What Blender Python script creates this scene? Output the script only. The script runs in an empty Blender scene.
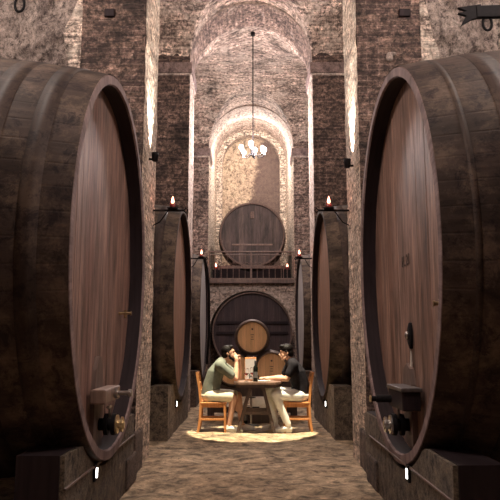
import bpy, bmesh, math, random
from mathutils import Vector, Matrix, noise
random.seed(7)
S = bpy.context.scene
PI = math.pi
def link(o):
    S.collection.objects.link(o); return o

# ------------------------------------------------------------ camera
cd = bpy.data.cameras.new('camera'); cam = link(bpy.data.objects.new('camera', cd)); S.camera = cam
cam.location = (0, 0, 1.36); cam.rotation_euler = (PI/2 + 0.171, 0, 0)
cd.sensor_width = 36; cd.lens = 704/500*36
cd.shift_x = -(251.15-250)/500; cd.shift_y = -(250-220)/500
cd.clip_end = 100
# ------------------------------------------------------------ world, exposure, lights
w = bpy.data.worlds.new('world'); S.world = w; w.use_nodes = True
w.node_tree.nodes['Background'].inputs[0].default_value = (0.75, 0.42, 0.62, 1)
w.node_tree.nodes['Background'].inputs[1].default_value = 0.02
S.view_settings.view_transform = 'Standard'; S.view_settings.look = 'None'
S.view_settings.exposure = 0.0; S.view_settings.gamma = 1; S.view_settings.use_curve_mapping = False
WARM = (1, .80, .68); PINK = (1, .87, .79); YEL = (1, .88, .62)
def light(name, kind, loc, power, col, size=.1, aim=None, angle=60, blend=.5):
    l = bpy.data.lights.new(name, kind); l.energy = power; l.color = col
    if kind == 'AREA': l.size = size
    else: l.shadow_soft_size = size
    if kind == 'SPOT': l.spot_size = math.radians(angle); l.spot_blend = blend
    o = link(bpy.data.objects.new(name, l)); o.location = loc
    if aim is not None: o.rotation_euler = (Vector(aim)-Vector(loc)).to_track_quat('-Z', 'Y').to_euler()
    return o
light('nave_fill', 'AREA', (0, 3.0, 5.6), 76, PINK, .8, (0, 5.4, 2.2))  # unseen soft fill from the camera side for the cask heads
light('aisle_fill', 'POINT', (0, 9.4, 6.9), 105, PINK, .3)  # unseen light added to brighten pillar sides, second casks and floor
light('table_spot', 'SPOT', (0.03, 9.9, 7.5), 8800, YEL, .02, (0.02, 11.0, 0), 15.2, .10)
light('foreground_spot', 'SPOT', (0, 6.6, 7.2), 500, (1, .78, .68), .3, (0, 7.6, 0), 30, .9)
for sx in (-1, 1):  # unseen fill lights above each bay, in place of bay uplights
    light('bay_fill', 'POINT', (sx*3.2, 5.2, 6.3), 430, PINK, .25)
    light('far_bay_fill', 'POINT', (sx*2.9, 11.6, 5.6), 60, PINK, .3)
    light('rear_bay_fill', 'POINT', (sx*2.9, 17.2, 5.6), 40, PINK, .3)
light('niche_fill', 'POINT', (0.2, 21.8, 7.6), 420, (1, .88, .82), .2)  # unseen light added to make up for the dimmed chandelier
light('rear_vault_fill', 'POINT', (0, 18.0, 6.6), 90, PINK, .25)  # added unseen light, lifts the rear vault alongside the chandelier
light('vault_fill', 'POINT', (0, 11.3, 7.4), 105, PINK, .25)  # unseen general fill high in the vault

# ------------------------------------------------------------ node helpers
def new_mat(name):
    m = bpy.data.materials.new(name); m.use_nodes = True
    nt = m.node_tree; b = nt.nodes['Principled BSDF']; return m, nt, b
def N(nt, t, **kw):
    n = nt.nodes.new(t)
    for k, v in kw.items():
        if k.startswith('i_'):
            key = k[2:]; key = int(key) if key.isdigit() else key.replace('_', ' ')
            n.inputs[key].default_value = v
        else: setattr(n, k, v)
    return n
def L(nt, a, b): nt.links.new(a, b)
def coord(nt, kind='UV', scale=(1, 1, 1)):
    tc = N(nt, 'ShaderNodeTexCoord'); mp = N(nt, 'ShaderNodeMapping'); mp.inputs['Scale'].default_value = scale
    L(nt, tc.outputs[kind], mp.inputs[0]); return mp.outputs[0]
def ramp(nt, fac, stops):
    r = N(nt, 'ShaderNodeValToRGB'); e = r.color_ramp.elements
    while len(e) < len(stops): e.new(.5)
    for i, (p, c) in enumerate(stops):
        e[i].position = p; e[i].color = (c, c, c, 1) if isinstance(c, (int, float)) else (*c, 1)
    L(nt, fac, r.inputs[0]); return r.outputs[0]
def noise_t(nt, vec, scale, detail=6, rough=.6, dist=0):
    n = N(nt, 'ShaderNodeTexNoise'); n.inputs['Scale'].default_value = scale; n.inputs['Detail'].default_value = detail
    n.inputs['Roughness'].default_value = rough; n.inputs['Distortion'].default_value = dist; L(nt, vec, n.inputs['Vector']); return n.outputs[0]
def mix(nt, fac, a, b, mode='MIX'):
    n = N(nt, 'ShaderNodeMix', data_type='RGBA', blend_type=mode)
    for s, v in ((0, fac), (6, a), (7, b)):
        if hasattr(v, 'is_output'): L(nt, v, n.inputs[s])
        elif isinstance(v, (int, float)): n.inputs[s].default_value = v if s == 0 else (v, v, v, 1)
        else: n.inputs[s].default_value = (*v, 1)
    return n.outputs[2]
def mathn(nt, op, a, b=0.0):
    n = N(nt, 'ShaderNodeMath', operation=op)
    for i, v in enumerate((a, b)):
        if hasattr(v, 'is_output'): L(nt, v, n.inputs[i])
        else: n.inputs[i].default_value = v
    return n.outputs[0]
def bump(nt, b, h, strength, dist):
    n = N(nt, 'ShaderNodeBump'); n.inputs['Strength'].default_value = strength; n.inputs['Distance'].default_value = dist
    L(nt, h, n.inputs['Height']); L(nt, n.outputs[0], b.inputs['Normal'])
def plain(name, col, rough=.6, metal=0, var=.25, scale=30, bmp=.1):
    m, nt, b = new_mat(name); v = coord(nt, 'Object')
    n = noise_t(nt, v, scale)
    c = mix(nt, ramp(nt, n, [(.35, 0.), (.7, 1.)]), tuple(x*(1-var) for x in col), tuple(min(1, x*(1+var)) for x in col))
    L(nt, c, b.inputs['Base Color']); b.inputs['Roughness'].default_value = rough; b.inputs['Metallic'].default_value = metal
    if bmp: bump(nt, b, n, bmp, .01)
    return m
def emit(name, col, s):
    m, nt, b = new_mat(name); b.inputs['Base Color'].default_value = (*col, 1)
    b.inputs['Emission Color'].default_value = (*col, 1); b.inputs['Emission Strength'].default_value = s; return m
def glass(name, col=(1, 1, 1), rough=.02):
    m, nt, b = new_mat(name); b.inputs['Base Color'].default_value = (*col, 1); b.inputs['Roughness'].default_value = rough
    b.inputs['Transmission Weight'].default_value = 1; b.inputs['IOR'].default_value = 1.3; return m
def brick(name, c1, c2, mortar, weather=(.5, .5), plast=None, amt=0, bw=.27, rh=.068, rot=False, bs=.9):
    m, nt, b = new_mat(name); v = coord(nt)
    wob = N(nt, 'ShaderNodeVectorMath', operation='ADD')
    nn = N(nt, 'ShaderNodeTexNoise'); nn.inputs['Scale'].default_value = 3; L(nt, v, nn.inputs['Vector'])
    sc = N(nt, 'ShaderNodeVectorMath', operation='SCALE'); sc.inputs['Scale'].default_value = .035; L(nt, nn.outputs[1], sc.inputs[0])
    L(nt, v, wob.inputs[0]); L(nt, sc.outputs[0], wob.inputs[1]); vv = wob.outputs[0]
    t = N(nt, 'ShaderNodeTexBrick'); L(nt, vv, t.inputs['Vector'])
    t.inputs['Scale'].default_value = 1; t.inputs['Brick Width'].default_value = bw; t.inputs['Row Height'].default_value = rh
    t.inputs['Mortar Size'].default_value = .008; t.inputs['Mortar Smooth'].default_value = .4; t.inputs['Bias'].default_value = 0
    t.inputs['Color1'].default_value = (*c1, 1); t.inputs['Color2'].default_value = (*c2, 1); t.inputs['Mortar'].default_value = (*[.55*m_+.225*(p_+q_) for m_, p_, q_ in zip(mortar, c1, c2)], 1)
    n1 = noise_t(nt, v, 1.6, 8, .65); n2 = noise_t(nt, v, 14, 8, .7); n3 = noise_t(nt, coord(nt, 'UV', (2.2, 9, 1)), 1.3, 6, .7)
    c = mix(nt, 1, t.outputs[0], ramp(nt, n1, [(.32, weather[0]), (.62, weather[1])]), 'MULTIPLY')
    c = mix(nt, 1, c, ramp(nt, n2, [(.36, .12), (.64, 2.0)]), 'MULTIPLY')
    n7 = noise_t(nt, v, 34, 4, .8)
    c = mix(nt, 1, c, ramp(nt, n7, [(.38, .45), (.62, 1.5)]), 'MULTIPLY')
    c = mix(nt, 1, c, ramp(nt, n3, [(.35, .45), (.65, 1.4)]), 'MULTIPLY')
    n6 = noise_t(nt, coord(nt, 'UV', (1, 1.7, 1)), 6.5, 8, .8, .6)
    c = mix(nt, ramp(nt, n6, [(.40, .85), (.48, 0.)]), c, (.035, .022, .02))
    if plast:
        n4 = noise_t(nt, coord(nt, 'UV', (1, 1.6, 1)), 2.1, 10, .72, .3)
        c = mix(nt, ramp(nt, n4, [(.62-amt, 0.), (.70-amt, .85)]), c, mix(nt, ramp(nt, n2, [(.38, 0.), (.60, 1.)]), tuple(x*.3 for x in plast), plast))
    L(nt, c, b.inputs['Base Color']); b.inputs['Roughness'].default_value = .92
    h = mix(nt, .55, ramp(nt, t.outputs[1], [(0, 1.), (1, 0.)]), n2)
    bump(nt, b, h, bs, .03); return m
def stone(name, c1, c2, dark, pit=.42, sc=1, streak=(1, 1, 1), bs=1.0, ds=.3):
    m, nt, b = new_mat(name); v = coord(nt, 'Object')
    vs = coord(nt, 'Object', streak)
    n1 = noise_t(nt, v, .9*sc, 8, .65, ds); n2 = noise_t(nt, vs, 7*sc, 12, .8, ds); n3 = noise_t(nt, vs, 2.0*sc, 10, .78, ds)
    c = mix(nt, ramp(nt, n1, [(.35, 0.), (.65, 1.)]), c1, c2)
    c = mix(nt, ramp(nt, n2, [(pit-.08, 1.), (pit+.05, 0.)]), c, dark)
    c = mix(nt, ramp(nt, n3, [(pit-.1, .9), (pit+.05, 0.)]), c, dark)
    c = mix(nt, 1, c, ramp(nt, n2, [(.36, .35), (.64, 1.45)]), 'MULTIPLY')
    n7 = noise_t(nt, v, 40*sc, 4, .8)
    c = mix(nt, 1, c, ramp(nt, n7, [(.38, .6), (.62, 1.35)]), 'MULTIPLY')
    L(nt, c, b.inputs['Base Color']); b.inputs['Roughness'].default_value = .95
    bump(nt, b, mix(nt, .5, n2, n3), bs, .12); return m
def planks(name, c1, c2, pw, grain=1.0, rough=.55, dirt=.5, swap=False, lines=.0, bs=.35, sc=1, spots=0):
    # boards run along V; one tint per board of width pw along U
    m, nt, b = new_mat(name); tc = N(nt, 'ShaderNodeTexCoord'); sp = N(nt, 'ShaderNodeSeparateXYZ'); L(nt, tc.outputs['UV'], sp.inputs[0])
    u, vv = (sp.outputs[1], sp.outputs[0]) if swap else (sp.outputs[0], sp.outputs[1])
    idn = mathn(nt, 'FLOOR', mathn(nt, 'DIVIDE', u, pw))
    wn = N(nt, 'ShaderNodeTexWhiteNoise', noise_dimensions='1D'); L(nt, idn, wn.inputs['W'])
    cb = N(nt, 'ShaderNodeCombineXYZ'); L(nt, mathn(nt, 'MULTIPLY', u, 26*sc), cb.inputs[0]); L(nt, mathn(nt, 'MULTIPLY', vv, 1.6*sc), cb.inputs[1]); L(nt, mathn(nt, 'MULTIPLY', idn, 3.7), cb.inputs[2])
    g = noise_t(nt, cb.outputs[0], 1, 8, .65, .5)
    cb2 = N(nt, 'ShaderNodeCombineXYZ'); L(nt, mathn(nt, 'MULTIPLY', u, 5*sc), cb2.inputs[0]); L(nt, mathn(nt, 'MULTIPLY', vv, 1.0*sc), cb2.inputs[1])
    n1 = noise_t(nt, cb2.outputs[0], 1, 8, .7, .3)
    c = mix(nt, wn.outputs[0], c1, c2)
    c = mix(nt, 1, c, ramp(nt, g, [(.3, 1-.55*grain), (.68, 1+.35*grain)]), 'MULTIPLY')
    c = mix(nt, 1, c, ramp(nt, n1, [(.3, 1-dirt), (.7, 1+dirt*.7)]), 'MULTIPLY')
    if spots:
        n5 = noise_t(nt, tc.outputs['Object'], 2.6, 12, .8, .2)
        c = mix(nt, ramp(nt, n5, [(.49, 0.), (.62, spots)]), c, (.26, .18, .13))
        n8 = noise_t(nt, tc.outputs['Object'], 7, 10, .8, .4)
        c = mix(nt, ramp(nt, n8, [(.40, .8), (.50, 0.)]), c, (.014, .009, .011))
    L(nt, c, b.inputs['Base Color']); b.inputs['Roughness'].default_value = rough
    bump(nt, b, g, bs, .006); return m

M = {}
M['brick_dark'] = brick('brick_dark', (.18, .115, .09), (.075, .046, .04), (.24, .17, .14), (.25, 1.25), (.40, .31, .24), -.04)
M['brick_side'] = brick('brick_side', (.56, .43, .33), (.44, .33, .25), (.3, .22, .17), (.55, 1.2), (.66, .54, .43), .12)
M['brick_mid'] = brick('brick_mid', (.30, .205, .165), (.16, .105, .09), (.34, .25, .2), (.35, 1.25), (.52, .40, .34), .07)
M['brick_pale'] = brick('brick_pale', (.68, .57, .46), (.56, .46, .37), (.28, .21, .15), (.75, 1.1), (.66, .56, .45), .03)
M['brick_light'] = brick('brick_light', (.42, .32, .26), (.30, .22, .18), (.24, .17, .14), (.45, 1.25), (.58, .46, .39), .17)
M['cornice'] = stone('cornice_stone', (.30, .21, .19), (.2, .14, .13), (.09, .06, .06), .4)
M['cornice_pale'] = stone('pale_cornice_stone', (.62, .50, .44), (.45, .35, .3), (.2, .14, .12), .34)
M['rough'] = stone('rough_stone', (.60, .49, .43), (.42, .33, .29), (.12, .085, .08), .45, 2.3, (1, 1, .7), 1.0, .1)
M['vault'] = brick('vault_brickwork', (.50, .38, .31), (.34, .24, .2), (.2, .14, .12), (.10, 1.45), (.62, .49, .41), .12)
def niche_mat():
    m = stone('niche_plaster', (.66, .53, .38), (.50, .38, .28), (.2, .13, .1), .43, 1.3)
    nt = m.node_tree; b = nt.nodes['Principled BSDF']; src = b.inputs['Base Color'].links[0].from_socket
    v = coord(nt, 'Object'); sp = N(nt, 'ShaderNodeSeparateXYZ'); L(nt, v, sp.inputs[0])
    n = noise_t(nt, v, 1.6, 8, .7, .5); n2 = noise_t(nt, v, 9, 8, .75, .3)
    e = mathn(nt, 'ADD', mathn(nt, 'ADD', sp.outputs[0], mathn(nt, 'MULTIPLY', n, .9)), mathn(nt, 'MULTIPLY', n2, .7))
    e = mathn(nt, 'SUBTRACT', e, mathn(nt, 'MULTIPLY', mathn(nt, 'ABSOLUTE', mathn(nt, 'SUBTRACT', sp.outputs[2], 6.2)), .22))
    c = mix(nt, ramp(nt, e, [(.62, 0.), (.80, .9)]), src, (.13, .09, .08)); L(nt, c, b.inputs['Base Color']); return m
M['niche'] = niche_mat()
M['lime'] = brick('limewashed_brick', (.62, .50, .42), (.48, .37, .31), (.3, .22, .18), (.5, 1.15), (.70, .59, .50), .12)
M['pedestal'] = stone('pedestal_stone', (.20, .14, .11), (.11, .075, .06), (.045, .03, .028), .42, 1.5)
M['pedestal_lime'] = stone('pedestal_limewash', (.26, .20, .14), (.17, .125, .09), (.06, .04, .035), .44, 1.5)
def floor_mat():
    m, nt, b = new_mat('earth_floor'); v = coord(nt, 'Object')
    n1 = noise_t(nt, v, .8, 8, .65, .3); n2 = noise_t(nt, v, 5, 10, .7, .4); n3 = noise_t(nt, coord(nt, 'Object', (1, .8, 1)), 6.5, 9, .7, .3)
    c = mix(nt, ramp(nt, n1, [(.35, 0.), (.65, 1.)]), (.33, .235, .145), (.46, .35, .23))
    c = mix(nt, 1, c, ramp(nt, n2, [(.36, .25), (.64, 1.75)]), 'MULTIPLY')
    n4 = noise_t(nt, v, 28, 6, .8)
    c = mix(nt, 1, c, ramp(nt, n4, [(.36, .75), (.64, 1.22)]), 'MULTIPLY')
    c = mix(nt, ramp(nt, n3, [(.35, .8), (.43, 0.)]), c, (.10, .06, .045))
    L(nt, c, b.inputs['Base Color']); b.inputs['Roughness'].default_value = .9
    bump(nt, b, mix(nt, .5, n2, n3), 1.0, .12); return m
M['floor'] = floor_mat()
M['head_left'] = planks('cask_head_wood', (.20, .108, .086), (.26, .16, .13), .24, 1.15, .6, .7)
M['head_right'] = planks('cask_head_wood_right', (.19, .105, .078), (.26, .158, .122), .17, 1.15, .6, .7)
M['head_mid'] = planks('mid_cask_head_wood', (.36, .20, .13), (.27, .15, .10), .16, .7, .55, .4)
M['head_lit'] = planks('lit_cask_head_wood', (.50, .47, .46), (.38, .35, .34), .16, .5, .6, .5)  # lamp light on the third heads put into the pale grey
M['head_dark'] = planks('dark_cask_head_wood', (.06, .036, .036), (.045, .028, .03), .15, .7, .6, .5)
M['head_old'] = planks('old_cask_head_wood', (.135, .095, .082), (.08, .055, .052), .13, .9, .65, .8)
M['stave'] = planks('cask_stave_wood', (.056, .038, .031), (.060, .040, .033), .155, .35, .6, .7, sc=.7, spots=.34)
M['stave_mid'] = planks('mid_cask_stave_wood', (.075, .054, .040), (.09, .063, .044), .155, .6, .65, .8, sc=.7, spots=.4)
M['chime'] = planks('cask_rim_wood', (.25, .18, .17), (.20, .14, .135), .155, .6, .8, .5)
M['lip_shade'] = planks('shaded_rim_wood', (.026, .017, .019), (.022, .014, .016), .155, .5, .6, .4)  # shade inside the head recess put into the lip colour
M['hoop'] = planks('rusted_hoop', (.052, .035, .029), (.048, .032, .028), .155, .3, .6, .7, sc=.7, spots=.22)
M['barrique_head'] = planks('young_oak', (.84, .54, .29), (.74, .46, .24), .075, .35, .45, .12, sc=2)
M['barrique_stave'] = planks('young_oak_stave', (.24, .16, .11), (.19, .125, .085), .075, .4, .55, .3)
M['galv'] = plain('grey_hoop', (.12, .1, .095), .45, .6)
M['iron'] = plain('wrought_iron', (.010, .008, .009), .7, .0, .3)
M['rust'] = plain('rail_iron', (.17, .11, .09), .6, .3, .4)
M['brass'] = plain('brass', (.62, .48, .28), .3, 1, .2)
M['steel'] = plain('steel', (.5, .46, .44), .3, 1, .2)
M['oldwood'] = planks('old_timber', (.16, .10, .08), (.11, .068, .055), .3, .8, .6, .4)
M['yoke'] = planks('yoke_wood', (.26, .17, .13), (.22, .14, .11), .3, .7, .5, .3)
M['blackwood'] = planks('blackened_timber', (.026, .017, .019), (.02, .013, .015), .3, .6, .6, .4)
M['table'] = planks('table_wood', (.24, .15, .11), (.18, .11, .08), .13, .6, .35, .2)
M['tleg'] = planks('trestle_wood', (.09, .058, .05), (.07, .046, .04), .3, .6, .5, .3)
M['chair'] = planks('chair_wood', (.62, .27, .10), (.52, .22, .08), .3, .4, .35, .12, sc=2)
M['skin'] = plain('skin', (.62, .36, .25), .5, 0, .08, 12, 0)
M['skin2'] = plain('fair_skin', (.66, .40, .28), .5, 0, .08, 12, 0)
M['hair'] = plain('dark_hair', (.005, .003, .003), .55, 0, .5, 90, .5)
M['hair2'] = plain('brown_hair', (.005, .003, .003), .5, 0, .5, 90, .5)
M['shirt'] = plain('grey_green_cotton', (.15, .165, .135), .85, 0, .14, 18, .25)
M['shorts'] = plain('cream_cotton', (.74, .67, .50), .85, 0, .08, 18, .2)
M['tee'] = plain('black_cotton', (.016, .014, .018), .85, 0, .3, 18, .3)
M['trousers'] = plain('off_white_cotton', (.86, .86, .81), .85, 0, .08, 18, .25)
M['white'] = plain('white_leather', (.8, .79, .75), .5, 0, .06)
M['sole'] = plain('sole_rubber', (.7, .68, .62), .7)
M['eye'] = plain('eye_dark', (.03, .02, .02), .2)
M['lip'] = plain('lip', (.48, .2, .16), .5)
M['belt'] = plain('belt_leather', (.05, .035, .03), .5)
M['bottle'] = glass('dark_bottle_glass', (.006, .008, .006)); 
_b = M['bottle'].node_tree.nodes['Principled BSDF']; _b.inputs['Transmission Weight'].default_value = 0; _b.inputs['Roughness'].default_value = .15
for _k in ('skin', 'skin2', 'hair', 'hair2', 'tee', 'stave', 'stave_mid', 'hoop', 'lip_shade', 'chime', 'iron', 'head_left', 'head_right', 'head_dark', 'blackwood'): M[_k].node_tree.nodes['Principled BSDF'].inputs['Specular IOR Level'].default_value = .3 if 'head' in _k else .12
M['label'] = plain('paper_label', (.12, .11, .11), .7)
M['paper'] = plain('white_paper', (.42, .39, .39), .7, 0, .04)
M['print'] = plain('orange_print', (.75, .38, .15), .6)
M['ink'] = plain('black_ink', (.03, .025, .03), .6)
M['burn'] = plain('scorched_wood', (.07, .04, .03), .8)
M['glass'] = glass('clear_glass')
M['wine'] = glass('red_wine', (.3, .01, .02))
M['redglass'] = plain('red_glass', (.16, .02, .022), .25)
M['bulb'] = emit('bulb_glow', (1, .93, .95), 500)
M['flame'] = emit('candle_flame', (1, .36, .24), 9)
M['led'] = emit('led_glow', (1, .97, .9), 9)
M['spotglow'] = emit('spot_glow', (1, .97, .9), 12)
M['candle'] = plain('candle_wax', (.7, .6, .5), .5)
M['efflor'] = plain('pale_drip', (.55, .48, .42), .8)

# ------------------------------------------------------------ mesh helpers
class MB:
    def __init__(s): s.v = []; s.f = []; s.uv = {}; s.smooth = set()
    def add(s, vs, fs, uvs=None, smooth=False):
        o = len(s.v); s.v += [Vector(v) for v in vs]
        for k, f in enumerate(fs):
            if uvs: s.uv[len(s.f)] = uvs[k]
            if smooth: s.smooth.add(len(s.f))
            s.f.append([i+o for i in f])
        return s
    def box(s, a, b, bev=0, M_=None, taper=None):
        (x0, y0, z0), (x1, y1, z1) = a, b
        if x0 > x1: x0, x1 = x1, x0
        if y0 > y1: y0, y1 = y1, y0
        if z0 > z1: z0, z1 = z1, z0
        bm = bmesh.new(); bmesh.ops.create_cube(bm, size=1)
        for v in bm.verts:
            v.co = Vector((x0 + (v.co.x+.5)*(x1-x0), y0 + (v.co.y+.5)*(y1-y0), z0 + (v.co.z+.5)*(z1-z0)))
        if bev: bmesh.ops.bevel(bm, geom=bm.edges[:], offset=bev, segments=2, profile=.5, affect='EDGES')
        if M_ is not None: bm.transform(M_)
        s.bm(bm); return s
    def bm(s, bm, smooth=False):
        bm.verts.ensure_lookup_table()
        s.add([v.co.copy() for v in bm.verts], [[v.index for v in f.verts] for f in bm.faces], None, smooth); bm.free()
    def beam(s, p, q, wd, ht, bev=0, up=(0, 0, 1)):   # box from p to q
        p, q = Vector(p), Vector(q); d = (q-p); ln = d.length; d.normalize(); u = Vector(up)
        sd = d.cross(u)
        if sd.length < 1e-4: sd = d.cross(Vector((1, 0, 0)))
        sd.normalize(); u = sd.cross(d).normalized()
        mt = Matrix((( d.x, sd.x, u.x, p.x), (d.y, sd.y, u.y, p.y), (d.z, sd.z, u.z, p.z), (0, 0, 0, 1)))
        return s.box((0, -wd/2, -ht/2), (ln, wd/2, ht/2), bev, mt)
    def tube(s, pts, r, n=10, caps=True, smooth=True):
        pts = [Vector(p) for p in pts]; rs = r if isinstance(r, (list, tuple)) else [r]*len(pts)
        d0 = (pts[1]-pts[0]).normalized(); a = d0.orthogonal().normalized(); vs = []
        for i, p in enumerate(pts):
            d = (pts[min(i+1, len(pts)-1)]-pts[max(i-1, 0)]).normalized()
            a = (a - d*a.dot(d)).normalized(); b = d.cross(a)
            for k in range(n):
                t = 2*PI*k/n; vs.append(p + (a*math.cos(t)+b*math.sin(t))*rs[i])
        fs = [[i*n+k, i*n+(k+1) % n, (i+1)*n+(k+1) % n, (i+1)*n+k] for i in range(len(pts)-1) for k in range(n)]
        s.add(vs, fs, None, smooth)
        if caps:
            s.add(vs[:n], [list(range(n))[::-1]]); s.add(vs[-n:], [list(range(n))])
        return s
    def lathe(s, prof, n=32, M_=None, smooth=True, close=True):   # prof [(r,z)] about z
        vs = []
        for r, z in prof:
            for k in range(n):
                t = 2*PI*k/n; vs.append(Vector((r*math.cos(t), r*math.sin(t), z)))
        if M_ is not None: vs = [M_ @ v for v in vs]
        fs = [[i*n+k, i*n+(k+1) % n, (i+1)*n+(k+1) % n, (i+1)*n+k] for i in range(len(prof)-1) for k in range(n)]
        s.add(vs, fs, None, smooth)
        if close:
            if prof[0][0] > 1e-5: s.add(vs[:n], [list(range(n))[::-1]])
            if prof[-1][0] > 1e-5: s.add(vs[-n:], [list(range(n))])
        return s
    def ell(s, c, r, M_=None, seg=20):
        bm = bmesh.new(); bmesh.ops.create_uvsphere(bm, u_segments=seg, v_segments=max(8, seg*2//3), radius=1)
        mt = Matrix.Translation(Vector(c)) @ (M_ if M_ is not None else Matrix.Identity(4)) @ Matrix.Diagonal((*((r, r, r) if isinstance(r, (int, float)) else r), 1))
        bm.transform(mt); s.bm(bm, True); return s
    def prism(s, pts, a, b, axis='y'):   # closed polygon in (x,z) extruded along y from a to b (or in (y,z) along x)
        n = len(pts)
        mk = (lambda p, t: (p[0], t, p[1])) if axis == 'y' else ((lambda p, t: (t, p[0], p[1])) if axis == 'x' else (lambda p, t: (p[0], p[1], t)))
        bm = bmesh.new(); A = [bm.verts.new(mk(p, a)) for p in pts]; B = [bm.verts.new(mk(p, b)) for p in pts]
        bm.faces.new(A); bm.faces.new(B[::-1])
        for i in range(n): bm.faces.new((A[i], B[i], B[(i+1) % n], A[(i+1) % n]))
        bmesh.ops.recalc_face_normals(bm, faces=bm.faces[:])
        s.bm(bm); return s
    def mesh(s, name, mat):
        me = bpy.data.meshes.new(name); me.from_pydata([tuple(v) for v in s.v], [], s.f)
        ul = me.uv_layers.new(name='UVMap')
        for p in me.polygons:
            if p.index in s.smooth: p.use_smooth = True
            if p.index in s.uv:
                for li, uv in zip(p.loop_indices, s.uv[p.index]): ul.data[li].uv = uv
            else:
                nx, ny, nz = (abs(c) for c in p.normal)
                for li in p.loop_indices:
                    c = me.vertices[me.loops[li].vertex_index].co
                    ul.data[li].uv = (c.y, c.z) if nx >= ny and nx >= nz else ((c.x, c.z) if ny >= nz else (c.x, c.y))
        me.materials.append(mat); return me
    def build(s, name, mat, parent=None, loc=None, rot=None):
        o = link(bpy.data.objects.new(name, s.mesh(name, mat)))
        if parent is not None: o.parent = parent
        if loc is not None: o.location = loc
        if rot is not None: o.rotation_euler = rot
        return o
def tag(o, label=None, cat=None, group=None, kind=None):
    if label: o['label'] = label
    if cat: o['category'] = cat
    if group: o['group'] = group
    if kind: o['kind'] = kind
    return o
def thing(name, label, cat, loc=(0, 0, 0), rz=0, group=None):
    o = link(bpy.data.objects.new(name, None)); o.location = loc; o.rotation_euler = (0, 0, rz); o.empty_display_size = .1
    return tag(o, label, cat, group)
def struct(name, mb, mat, parent=None):
    o = mb.build(name, mat, parent)
    if parent is None: o['kind'] = 'structure'
    return o
def copy_tree(o, parent=None):
    c = o.copy(); S.collection.objects.link(c)
    if parent is not None: c.parent = parent
    for ch in list(o.children): copy_tree(ch, c)
    return c
def surf(mb, fn, us, vs, flip=False, smooth=True):   # grid surface
    nu, nv = len(us), len(vs)
    pts = [Vector(fn(u, v)) for v in vs for u in us]
    fs = []
    for j in range(nv-1):
        for i in range(nu-1):
            q = [j*nu+i, j*nu+i+1, (j+1)*nu+i+1, (j+1)*nu+i]
            fs.append(q[::-1] if flip else q)
    uvs = None
    mb.add(pts, fs, uvs, smooth)
def lin(a, b, n): return [a+(b-a)*i/(n-1) for i in range(n)]
def fbm(x, y, z, sc): 
    return noise.fractal(Vector((x*sc, y*sc, z*sc)), 1.0, 2.0, 5)

# ------------------------------------------------------------ setting
XI, XO, XW = 1.235, 1.985, 5.2        # pillar inner face, outer face, side wall
PY = [(7.76, 8.85), (13.5, 14.6), (19.9, 21.0)]
SPR = 6.98; AR = XI
mb = MB(); surf(mb, lambda x, y: (x, y, .03*fbm(x, y, 0, .7)*min(1, .3+abs(x))+.016*fbm(x, y, 3, 3.5)), lin(-XW, XW, 240), lin(-2.5, 26, 640))
struct('floor', mb, M['floor'])
# side walls
for sx, nm in ((-1, 'wall_left'), (1, 'wall_right')):
    mb = MB(); surf(mb, lambda y, z: (sx*(XW+.08*fbm(0, y, z, .8)), y, z), lin(-2.5, 26, 90), lin(-.2, 9.5, 40), flip=sx > 0)
    struct(nm, mb, M['rough'])
mb = MB().box((-XW-.2, -2.8, -.2), (XW+.2, -2.5, 9.5)); struct('wall_rear', mb, M['rough'])
# cross walls between the side bays, rough vaulted stone
for i, (y0, y1) in enumerate(PY):
    for sx in (-1, 1):
        mb = MB()
        def fn(x, z, sx=sx, y0=y0):
            # rough face bellying forward into the vault above
            d = .16*fbm(x*1.0, 0+i*7, z, .9)+.09*fbm(x+z*.6, 5, z*.6, 3.2)+.05*fbm(x, 8, z, 9)
            fwd = max(0, z-4.4)**1.7*.10 + .45*max(0, 1-((x-3.9)/1.9)**2)*max(0, min(1, (z-3.2)/3))*-1
            return (sx*x, y0+.42+d-fwd*.8, z)
        surf(mb, fn, lin(XO-.15, XW+.1, 110), lin(-.1, 9.0, 260), flip=sx < 0)
        bm_ = None
        surf(mb, lambda x, z: (sx*x, y1-.1+.04*fbm(x, 9, z, 1.5), z), lin(XO-.15, XW+.1, 20), lin(-.1, 9.0, 50), flip=sx > 0)
        struct('wall_'+('left' if sx < 0 else 'right')+'_cross', mb, M['rough'])
# smooth limewashed pier edge between the near pillar and the rough side bay
for sx, poly, mt in ((-1, [(1.96, 0), (1.96, 6.2), (2.02, 6.0), (2.05, 5.5), (2.17, 5.18), (2.24, 5.02), (2.21, 4.78), (2.13, 4.45), (2.12, 0)], 'lime'),
                 (1, [(1.96, 0), (1.96, 6.2), (2.04, 5.9), (2.10, 5.4), (2.16, 5.0), (2.24, 4.75), (2.27, 4.4), (2.27, 0)], 'lime')):
    mb = MB(); bm = bmesh.new(); n_ = 60
    ws = sorted([(z, x) for x, z in poly if x > 1.97])
    def wid(z):
        for (z0, x0), (z1, x1) in zip(ws, ws[1:]):
            if z0 <= z <= z1: return x0+(x1-x0)*(z-z0)/max(1e-6, z1-z0)
        return ws[-1][1]
    surf(mb, lambda t, z, sx=sx: (sx*(1.96+(wid(z)-1.96)*min(1, t)), 7.90+.02*fbm(t, sx, z, 2)+(max(0, t-1))*1.2, z), [0, .25, .5, .75, 1, 1.3], lin(0, 6.0, 120), flip=sx < 0)
    struct('trim_pier_'+('left' if sx < 0 else 'right'), mb, M['lime'])
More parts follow.
